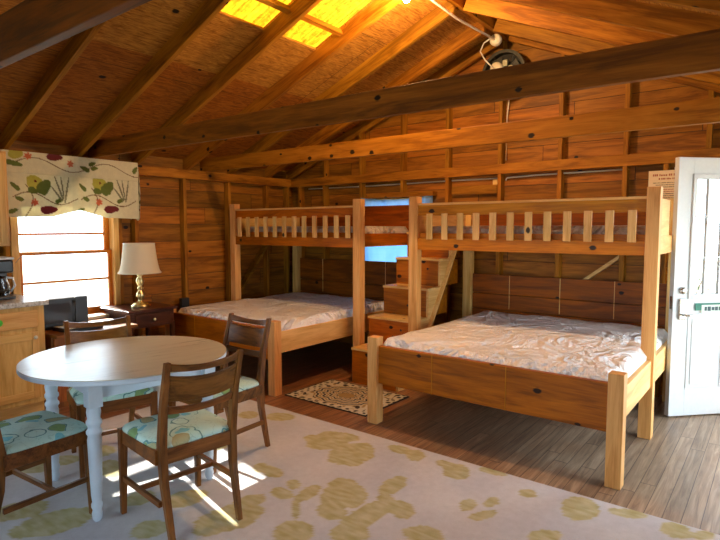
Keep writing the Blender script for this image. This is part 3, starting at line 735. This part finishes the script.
# ------------------------------------------------------------------ kitchen corner
def kitchen():
    x0, x1, y0, y1 = XL+.08, -4.60, .95, 1.852
    r = empty('base_cabinet', (x1, y1, 0), 'oak base cabinet under the countertop at the left edge', 'cabinet')
    def B(n, mat, q, parent=r, bev=.003): return MB().box(q[0]-x1, q[1]-x1, q[2]-y1, q[3]-y1, q[4], q[5]).obj(n, mat, parent, bevel=bev)
    B('body', oak('Z'), (x0, x1-.02, y0, y1, .10, .868)); B('toe_kick', oak('Y'), (x0, x1-.07, y0, y1, 0, .10))
    B('face_frame', oak('Z'), (x1-.02, x1, y0, y1, .10, .868))
    for a, b in ((1.43, 1.80), (1.00, 1.37)):
        d = B('drawer_front', oak('Y'), (x1, x1+.018, a, b, .70, .835), bev=.006)
        e = B('door', oak('Z'), (x1, x1+.018, a, a+.05, .14, .665))
        B('door_rail', oak('Y'), (x1, x1+.018, a+.05, b-.05, .14, .20), e); B('door_rail', oak('Y'), (x1, x1+.018, a+.05, b-.05, .605, .665), e)
        B('door_stile', oak('Z'), (x1, x1+.018, b-.05, b, .14, .665), e); B('door_panel', oak('Z'), (x1, x1+.008, a+.05, b-.05, .20, .605), e, 0)
        kn = MB().lathe([(0, 0), (.007, 0), (.007, .012), (.015, .018), (.013, .026), (0, .028)], 16, (.018, b-.03-y1, .625), Matrix.Rotation(PI/2, 3, 'Y')).obj('knob', creamplastic, e, smooth=True)
    st = MB().lathe([(0, 0), (.026, 0), (.026, .002), (0, .002)], 24, (.018, 1.528-y1, .765), Matrix.Rotation(PI/2, 3, 'Y')).obj('sticker', plain('green_sticker', (70, 200, 30), .5), r)
    st['label'] = 'bright green round sticker'
    m = NT('speckled_counter'); t = m.add('ShaderNodeTexCoord')
    m.link(m.ramp(m.noise(t.outputs['Object'], 60, 5, .7), [(.35, lin((132, 122, 110))), (.5, lin((186, 178, 166))), (.65, lin((214, 208, 198)))]), m.b.inputs['Base Color']); m.b.inputs['Roughness'].default_value = .25
    o = MB().box(XL+.08, -4.565, .93, 1.878, .869, .908).obj('countertop', m.m, bevel=.006); tag(o, 'speckled grey countertop on the oak base cabinet', 'countertop')
    # wall cabinet
    x1 = -4.93; y1 = 1.755
    r = empty('wall_cabinet', (x1, y1, 1.33), 'oak wall cabinet at the left edge beside the floral valance', 'cabinet')
    def B2(n, mat, q, parent=r, bev=.003): return MB().box(q[0]-x1, q[1]-x1, q[2]-y1, q[3]-y1, q[4]-1.33, q[5]-1.33).obj(n, mat, parent, bevel=bev)
    B2('body', oak('Z'), (XL+.08, x1, .95, y1, 1.33, 2.085))
    e = B2('door', oak('Z'), (x1, x1+.018, 1.36, 1.41, 1.35, 2.065)); B2('door_stile', oak('Z'), (x1, x1+.018, 1.685, 1.735, 1.35, 2.065), e)
    B2('door_rail', oak('Y'), (x1, x1+.018, 1.41, 1.685, 1.35, 1.41), e); B2('door_rail', oak('Y'), (x1, x1+.018, 1.41, 1.685, 2.005, 2.065), e); B2('door_panel', oak('Z'), (x1, x1+.007, 1.41, 1.685, 1.41, 2.005), e, 0)
    # coffee maker
    r = empty('coffee_maker', (-4.93, 1.655, .909), 'black drip coffee maker with white top and glass carafe on the countertop', 'coffee maker', rz=0)
    MB().box(-.14, .11, -.09, .085, 0, .03).obj('base', black, r, bevel=.01)
    MB().box(-.14, -.05, -.09, .085, .03, .26).obj('water_tank', black, r, bevel=.008)
    MB().box(-.14, .09, -.09, .085, .21, .315).obj('brew_head', black, r, bevel=.015)
    MB().box(-.145, .095, -.095, .09, .315, .335).obj('lid', white, r, bevel=.006)
    MB().lathe([(.05, 0), (.064, .02), (.066, .07), (.045, .13), (.048, .15), (.045, .15), (.042, .13), (.062, .07), (.06, .022), (0, .005)], 24, (.035, 0, .031)).obj('carafe', glass_c, r, smooth=True)
    MB().tube([(.08, .03, .175), (.10, .07, .17), (.095, .085, .11), (.075, .06, .06)], .009, 8).obj('carafe_handle', white, r, smooth=True)
    # low cupboard beside the cabinet
    x1 = -4.60; y0, y1 = 1.90, 2.56
    r = empty('low_cupboard', (x1, y1, 0), 'low brown wooden cupboard under the microwave and papers', 'cupboard')
    def B3(n, mat, q, parent=r, bev=.003): return MB().box(q[0]-x1, q[1]-x1, q[2]-y1, q[3]-y1, q[4], q[5]).obj(n, mat, parent, bevel=bev)
    cm = wood('cupboard', (168, 104, 54), (120, 68, 34), 'Z', knots=0, rough=.45); cy_ = wood('cupboard', (168, 104, 54), (120, 68, 34), 'Y', knots=0, rough=.45)
    B3('body', cm, (-5.22, x1-.02, y0, y1, 0, .60)); B3('top', cy_, (-5.24, x1+.12, y0-.015, y1+.015, .60, .625)); B3('door', cm, (x1-.02, x1-.002, y0+.02, 2.25, .05, .58)); B3('door', cm, (x1-.02, x1-.002, 2.27, y1-.02, .05, .58))
    # microwave
    r = empty('microwave', (-4.80, 2.10, .626), 'black microwave on the low cupboard below the window', 'microwave')
    MB().box(-.34, 0, -.21, .185, 0, .262).obj('case', black, r, bevel=.008)
    d = MB().box(0, .02, -.21, .075, .004, .258).obj('door', plain('microwave_black', (14, 14, 16), .35), r, bevel=.004)
    MB().box(.02, .0215, -.17, .035, .05, .215).obj('door_window', plain('door_glass', (52, 56, 62), .12), d)
    MB().tube([(.02, .062, .03), (.042, .062, .05), (.042, .062, .21), (.02, .062, .23)], .006, 8).obj('handle', black, d, smooth=True)
    MB().box(0, .018, .078, .185, .004, .258).obj('control_panel', plain('panel_black', (24, 24, 27), .3), r, bevel=.003)
    # papers and binder
    pm = plain('paper', (240, 238, 232), .7)
    b = MB().box(-.12, .12, -.15, .15, 0, .03, .004).obj('binder', black, None, (-4.64, 2.13, .626), (0, 0, .12)); tag(b, 'black ring binder in front of the microwave under a loose paper', 'binder')
    for i, (x, y, z, a, lb) in enumerate(((-4.64, 2.12, .658, 1.75, 'white paper sheet lying on the black binder in front of the microwave'), (-4.78, 2.44, .628, -.15, 'white paper sheet lying flat between the microwave and the end table'))):
        o = MB().grid(lambda u, v: Vector(((u-.5)*.28, (v-.5)*.21, .004*math.sin(u*5)*math.sin(v*4+i)+.003)), 12, 10).obj('paper_sheet', pm, None, (x, y, z), (0, 0, a), smooth=True, solid=.0008)
        tag(o, lb, 'paper', 'papers on the low cupboard')
    o = MB().box(-.075, .075, -.11, .11, 0, .028, .003).obj('folder', creamplastic, None, (-4.93, 2.50-.0, .626+.0), (0, 0, .1))
    o.location = (-5.12, 2.50, .626); tag(o, 'cream folder lying against the wall under the window', 'folder')
gc = NT('carafe_glass'); gc.b.inputs['Transmission Weight'].default_value = 1; gc.b.inputs['Roughness'].default_value = .03; glass_c = gc.m
kitchen()
o = MB().tube([(-4.80+.0, 1.74, 1.20), (-5.0, 1.85, 1.235), (-5.1, 2.1, 1.225), (-5.12, 2.3, 1.14), (-5.12, 2.43, 1.02), (-5.08, 2.50, .90), (-5.0, 2.45, .80), (-5.145, 2.33, .74)], .0025, 6).obj('power_cord', plain('cord', (120, 116, 110), .5), smooth=True)
tag(o, 'thin cord arching in front of the left window down to the microwave', 'cord')

# end table and lamp
def endtable():
    x0, x1, y0, y1 = -5.20, -4.70, 2.60, 3.12
    dk = lambda a: wood('end_table', (96, 52, 32), (52, 26, 18), a, knots=0, rough=.32, var=.1)
    r = empty('end_table', ((x0+x1)/2, (y0+y1)/2, 0), 'dark wooden end table with a drawer under the brass lamp', 'end table')
    ox, oy = (x0+x1)/2, (y0+y1)/2
    def B(n, q, ax='Y', parent=r): return MB().box(q[0]-ox, q[1]-ox, q[2]-oy, q[3]-oy, q[4], q[5]).obj(n, dk(ax), parent, bevel=.004)
    B('top', (x0-.01, x1+.02, y0, y1, .685, .71)); B('apron', (x0+.02, x1-.012, y0+.03, y1-.03, .535, .685))
    d = B('drawer', (x1-.012, x1+.004, y0+.08, y1-.08, .555, .668))
    MB().lathe([(0, 0), (.006, 0), (.006, .012), (.016, .02), (.012, .03), (0, .031)], 14, (x1+.004-ox, 0, .61), Matrix.Rotation(PI/2, 3, 'Y')).obj('knob', brass, d, smooth=True)
    for x in (x0+.03, x1-.03):
        for y in (y0+.04, y1-.04): MB().bar((x-ox, y-oy, 0), (x-ox, y-oy, .56), .026, .026, (0, 1, 0), .042, .042).obj('leg', dk('Z'), r, bevel=.003)
    B('shelf', (x0+.03, x1-.03, y0+.04, y1-.04, .18, .20))
    r = empty('table_lamp', (-4.94, 2.875, .7105), 'brass table lamp with a cream bell shade on the end table', 'lamp')
    LB = [(.0, 0), (.072, 0), (.075, .012), (.062, .02), (.058, .032), (.03, .045), (.018, .055), (.016, .065), (.024, .08), (.034, .105), (.030, .13), (.016, .155), (.014, .165), (.024, .175), (.024, .183), (.013, .195), (.022, .215), (.032, .245), (.028, .275), (.014, .295), (.024, .305), (.024, .315), (.010, .325), (.010, .36)]
    MB().lathe([(q*1.22, z) for q, z in LB], 28).obj('body', brass, r, smooth=True)
    MB().tube([(0, 0, .36), (0, 0, .60)], .004, 8).obj('harp', brass, r)
    sh = NT('lamp_shade'); sh.b.inputs['Base Color'].default_value = lin((236, 224, 196)); sh.b.inputs['Roughness'].default_value = .8
    tr = sh.add('ShaderNodeBsdfTranslucent'); tr.inputs[0].default_value = lin((232, 214, 176)); mx = sh.add('ShaderNodeMixShader'); mx.inputs[0].default_value = .35
    sh.link(sh.b.outputs[0], mx.inputs[1]); sh.link(tr.outputs[0], mx.inputs[2]); sh.link(mx.outputs[0], sh.out.inputs[0])
    def shp(u, v):
        a = 2*PI*u; rr = .198-(.198-.142)*(v**.5); seam = 1+.012*abs(math.cos(a*4))
        return Vector((rr*seam*math.cos(a), rr*seam*math.sin(a), .33+v*.285))
    s = MB().grid(shp, 64, 14, True).obj('lamp_shade', sh.m, r, smooth=True, solid=.002)
    for rr, z in ((.196, .33), (.144, .615)): MB().tube([(rr*math.cos(a), rr*math.sin(a), z) for a in [2*PI*i/40 for i in range(41)]], .004, 6, False).obj('shade_trim', creamplastic, s)
endtable()
# outlet box on the stud
r = empty('outlet_box', (XL+.085, 3.56, .585), 'black electrical outlet box on the wall stud above the left mattress', 'outlet')
MB().box(0, .045, -.05, .05, 0, .115, .004).obj('box', black, r)
MB().box(.045, .049, -.046, .046, .005, .110).obj('face', plain('outlet_face', (40, 44, 48), .4), r)

# ------------------------------------------------------------------ valance
def leafd(s, t, c, a, L, W):
    dx, dy = s-c[0], t-c[1]; u = dx*math.cos(a)+dy*math.sin(a); v = -dx*math.sin(a)+dy*math.cos(a)
    return (u/L)**2+(v/W)**2*(1+.5*max(-1, min(1, u/L)))
GR = lin((110, 122, 62)); YG = lin((186, 180, 84)); OR = lin((214, 120, 84)); PL = lin((120, 52, 54)); BR = lin((128, 104, 70)); CR = lin((226, 220, 188)); GY = lin((134, 130, 104))
MOT = []
def M_(c, *ps): MOT.extend([(c,)+p for p in ps])
for dy, dz in ((0, 0), (.57, .02)):    # the two flaps repeat one print
    M_(YG, (2.04+dy, 1.87+dz, .3, .065, .062)); M_(PL, (2.045+dy, 1.88+dz, 0, .010, .012))
    M_(GR, (2.115+dy, 1.835+dz, .9, .075, .05), (2.02+dy, 1.80+dz, -.3, .04, .028), (1.88+dy, 1.83+dz, 2.4, .05, .018), (1.91+dy, 1.725+dz, 2.7, .035, .018), (2.24+dy, 1.72+dz, .4, .04, .018), (1.86+dy, 1.62+dz, .4, .04, .018))
    M_(OR, *[(2.032+dy, 1.70+dz, a, .034, .010) for a in (.4, 1.45, 2.5)]); M_(PL, (2.15+dy, 1.635+dz, .1, .075, .034))
    M_(GY, (2.24+dy, 1.83+dz, 1.9, .11, .008), (2.27+dy, 1.84+dz, 1.7, .11, .007), (2.31+dy, 1.82+dz, 1.4, .12, .008), (2.22+dy, 1.78+dz, 2.2, .08, .008))
MT = []
def T_(c, *ps): MT.extend([(c,)+p for p in ps])
T_(PL, (2.21, 2.10, 0, .07, .03)); T_(YG, (1.90, 2.10, .2, .06, .04)); T_(GR, (1.88, 2.02, -.2, .07, .022), (2.47, 2.02, 2.7, .05, .02), (2.54, 2.07, .4, .035, .018), (2.56, 2.03, .2, .035, .018), (2.97, 2.05, 1, .04, .02))
T_(OR, *[(1.99, 2.09, a, .034, .010) for a in (.4, 1.45, 2.5)], *[(2.34, 2.055, a, .034, .010) for a in (.2, 1.25, 2.3)])
def valcol(y, z, mot):
    n = noise.noise(Vector((y*30, z*30, 0)))*.25
    for c, cy, cz, a, L, W in mot[::-1]:
        if abs(y-cy) < .15 and abs(z-cz) < .15 and leafd(y, z, (cy, cz), a, L, W)+n < 1: return c
    for dy in (0, .57):
        yy = y-dy
        if 1.86 < yy < 2.40 and abs(z-(1.735+.05*math.sin((yy-1.86)*12))) < .0045: return BR
        if abs(yy-(1.97+.05*math.sin((z-1.6)*13))) < .0045 and z < 1.85: return BR
    if z > 1.94 and abs(z-(2.03+.05*math.sin(y*10))) < .004: return BR
    return CR
vm = attr_mat('valance_cloth', .9, 300, .2, trans=.25)
def valance():
    y0, y1, zt = 1.79, 3.00, 2.125; x = XL+.19
    r = empty('valance', (XL, y0, zt), 'cream floral valance with red, green and plum flowers over the left window', 'valance')
    w = y1-y0
    def front(u, v):
        s = u*w; k = abs(u-.52); bot = .52+.06*min(1, k*2.4)
        bot = .545-.06*max(0, 1-k*5)+.03*k
        z = -bot*v; pl = .012*math.exp(-((u-.5)/.03)**2)
        if .47 < u < .53: pl += .01*math.sin((u-.47)*50)
        return Vector((.19+.012*math.sin(u*9)*v+pl-.02*v*v*0, s, z))
    o = MB().grid(front, 180, 84).obj('front_cloth', vm, r, smooth=True, solid=.003)
    paint(o, lambda c: valcol(c.y+1.79, c.z+2.125, MOT))
    def side(u, v): return Vector((.19-u*.17, w+.012*math.sin(v*4)+.02*v, -(.545+.03*math.sin(u*7))*v))
    o = MB().grid(side, 26, 70).obj('side_return', vm, r, smooth=True, solid=.003); paint(o, lambda c: valcol(c.x*1.0+2.6, c.z+2.125, MOT))
    MB().box(.01, .19, 0, w, -.02, 0).obj('mounting_board', pine('Y'), r)
    def sw(u, v): return Vector((.196+.008*math.sin(u*PI), u*w, -.185*v*(1-.0*u)))
    o = MB().grid(sw, 180, 28).obj('top_band', vm, r, smooth=True, solid=.003); paint(o, lambda c: valcol(c.y+1.79, c.z+2.125, MT))
valance()

# ------------------------------------------------------------------ gable fan, bulb, cables, wall bits
def fan():
    r = empty('exhaust_fan', (-2.235, YB-.12, 2.99), 'round dark exhaust fan in the gable with pale motor parts', 'fan')
    Mx = Matrix.Rotation(PI/2, 3, 'X')
    dm = plain('fan_metal', (60, 58, 50), .5, .4)
    MB().lathe([(.195, -.02), (.225, -.02), (.225, .06), (.195, .06), (.195, -.02)], 40, (0, 0, 0), Mx, caps=False).obj('ring', dm, r, smooth=False)
    MB().lathe([(0, -.022), (.2, -.022), (.2, -.015), (0, -.015)], 32, (0, 0, 0), Mx).obj('shutter', plain('fan_dark', (30, 28, 24), .7), r)
    MB().lathe([(0, .02), (.055, .02), (.06, .03), (.06, .09), (.04, .105), (0, .11)], 24, (-.06, 0, .05), Mx).obj('motor', creamplastic, r, smooth=True)
    for i in range(4):
        a = .5+i*PI/2; c, s = math.cos(a), math.sin(a)
        MB().poly([(c*.05-s*.02, -.045, s*.05+c*.02), (c*.05+s*.02, -.025, s*.05-c*.02), (c*.165+s*.055, -.02, s*.165-c*.055), (c*.17-s*.045, -.055, s*.17+c*.045)], (0, .003, 0)).obj('blade', plain('fan_blade', (52, 50, 42), .5) if 'fan_blade' not in bpy.data.materials else bpy.data.materials['fan_blade'], r)
    MB().box(.0, .05, -.075, -.05, .06, .12, .006).box(.06, .10, -.075, -.05, .02, .06, .006).obj('motor_bracket', plain('bracket', (176, 170, 140), .5), r)
    for i in range(3): a = i*PI/3; MB().tube([(.205*math.cos(a), -.058, .205*math.sin(a)), (-.205*math.cos(a), -.058, -.205*math.sin(a))], .004, 6).obj('guard_wire', dm, r)
fan()
o = MB().lathe([(0, 0), (.052, 0), (.055, .01), (.055, .045), (.04, .055), (0, .055)], 24, (0, 0, 0), Matrix.Rotation(PI/2, 3, 'X')).obj('junction_box', creamplastic, None, (-2.27, 5.11, 3.285), smooth=True)
tag(o, 'round white junction box below the ridge, just above the exhaust fan', 'junction box')
cab = plain('white_cable', (226, 214, 196), .5)
o = MB().tube([(-2.275, 3.6, 3.30), (-2.275, 3.9, 3.275), (-2.28, 4.3, 3.26), (-2.28, 4.8, 3.28), (-2.275, 5.06, 3.285)], .011, 8).obj('ceiling_cable', cab, smooth=True)
tag(o, 'thick white cable running under the ridge toward the junction box', 'cable')
o = MB().tube([(-2.30, 5.04, 3.30), (-2.38, 5.05, 3.27), (-2.42, 5.06, 3.20), (-2.38, 5.08, 3.12), (-2.30, 5.10, 3.03)], .007, 8).obj('fan_cord', cab, smooth=True)
tag(o, 'pale cord looping down from the junction box to the fan', 'cable')
o = MB().tube([(-2.20, YB-.05, 2.95), (-2.245, YB-.03, 2.6), (-2.245, YB-.03, 2.16)], .007, 8).obj('wall_cable', cab, smooth=True); tag(o, 'vertical pink-white cable beside the gable stud under the fan', 'cable')
o = MB().tube([(-5.0, YB-.008, 1.992), (-3.9, YB-.008, 1.985), (-2.9, YB-.008, 1.99), (-2.31, YB-.008, 1.985)], .0075, 8).obj('wall_cable', cab, smooth=True); tag(o, 'long white cable stapled under the back wall plate above the left bunk bed', 'cable')
o = MB().tube([(-2.25, YB-.02, 1.96), (-2.235, YB-.02, 1.985), (-1.9, YB-.02, 1.995), (-1.1, YB-.02, 1.998)], .0075, 8).obj('wall_cable', cab, smooth=True); tag(o, 'white cable stapled under the back wall plate above the right bunk bed', 'cable')
# bulb
r = empty('ceiling_bulb', (-2.27, 3.50, 3.30), 'lit bare bulb hanging from the ridge at the top of the view', 'light bulb')
MB().lathe([(0, -.06), (.022, -.06), (.022, 0), (0, 0)], 16).obj('socket', creamplastic, r)
em = NT('bulb_glow'); em.b.inputs['Emission Color'].default_value = (1, .62, .26, 1); em.b.inputs['Emission Strength'].default_value = 60
MB().lathe([(0, -.165), (.018, -.16), (.030, -.14), (.034, -.12), (.028, -.095), (.016, -.075), (.014, -.06), (0, -.06)], 20).obj('bulb_glass', em.m, r, smooth=True)
# paper notice and cover plate
r = empty('wall_notice', (-.80, YB-.093, 1.70), 'tan paper notice with red heading on the back wall beside the open door', 'notice')
MB().box(-.128, .14, 0, .004, 0, .262).obj('sheet', plain('tan_paper', (236, 206, 160), .8), r)
inkr = plain('red_ink', (176, 90, 60), .8); inkb = plain('brown_ink', (112, 84, 58), .8)
def words(z, x0, x1, h, mat, seed, nm):
    q = random.Random(seed); mb = MB(); x = x0
    while x < x1:
        w = q.uniform(.45, .8)*h; mb.box(x, min(x+w, x1), -.0012, 0, z, z+h*(1 if q.random() > .3 else .72)); x += w+h*(.22 if q.random() > .2 else .6)
    mb.obj(nm, mat, r)
words(.215, -.095, .13, .018, inkr, 1, 'heading_text'); words(.185, -.05, .10, .014, inkr, 2, 'heading_text')
for i in range(3): words(.155-i*.018, -.09+.02*(i == 1), .13, .007, inkb, 5+i, 'body_text')
for i in range(5): words(.098-i*.018, -.06, .12, .008, inkr if i < 2 else inkb, 9+i, 'body_text')
o = MB().box(-.034, .034, -.012, 0, 0, .11, .003).obj('cover_plate', plain('plate_tan', (232, 192, 110), .5), None, (-2.36, YB-.001, 1.87)); tag(o, 'small tan cover plate on the back wall above the right bunk rail', 'cover plate')

# ------------------------------------------------------------------ camera, light
cam = bpy.data.cameras.new('camera'); co = bpy.data.objects.new('camera', cam); C.objects.link(co)
cam.sensor_width = 36; cam.lens = 544/720*36; cam.clip_start = .05
co.location = (0, 0, 1.474); co.rotation_euler = (math.radians(90-4.4), 0, math.radians(37.7)); S.camera = co
w = bpy.data.worlds.new('world'); S.world = w; w.use_nodes = True
bg = w.node_tree.nodes['Background']; bg.inputs[0].default_value = (.70, .87, 1.0, 1); bg.inputs[1].default_value = 3.2
sun = bpy.data.lights.new('sun', 'SUN'); sun.energy = 7; sun.angle = math.radians(.6); sun.color = (1, .93, .80)
so = bpy.data.objects.new('sun', sun); C.objects.link(so); so.rotation_euler = Vector((.98, -.20, -.51)).to_track_quat('-Z', 'Y').to_euler()
pl = bpy.data.lights.new('bulb_light', 'POINT'); pl.energy = 33; pl.color = (1, .62, .28); pl.shadow_soft_size = .035
po = bpy.data.objects.new('bulb_light', pl); C.objects.link(po); po.location = (-2.27, 3.50, 3.30-.21)
def portal(loc, rot, sx, sy):
    l = bpy.data.lights.new('portal', 'AREA'); l.shape = 'RECTANGLE'; l.size = sx; l.size_y = sy; l.cycles.is_portal = True
    o = bpy.data.objects.new('portal', l); C.objects.link(o); o.location = loc; o.rotation_euler = rot
def pr(h): return (h[0]+h[1])/2, (h[2]+h[3])/2, h[1]-h[0], h[3]-h[2]
c, z, a, b = pr(W1); portal((XL-.05, c, z), (PI/2, 0, -PI/2), a, b)
c, z, a, b = pr(RW); portal((XR+.05, c, z), (PI/2, 0, PI/2), a, b)
for h in (DW, DO, BW): c, z, a, b = pr(h); portal((c, YB+.07, z), (-PI/2, 0, 0), a, b)
for h in (FW1, FW2): c, z, a, b = pr(h); portal((c, YF-.06, z), (PI/2, 0, 0), a, b)
vs = S.view_settings; vs.view_transform = 'Standard'; vs.look = 'None'; vs.exposure = 1.68; vs.gamma = 1; vs.use_curve_mapping = False
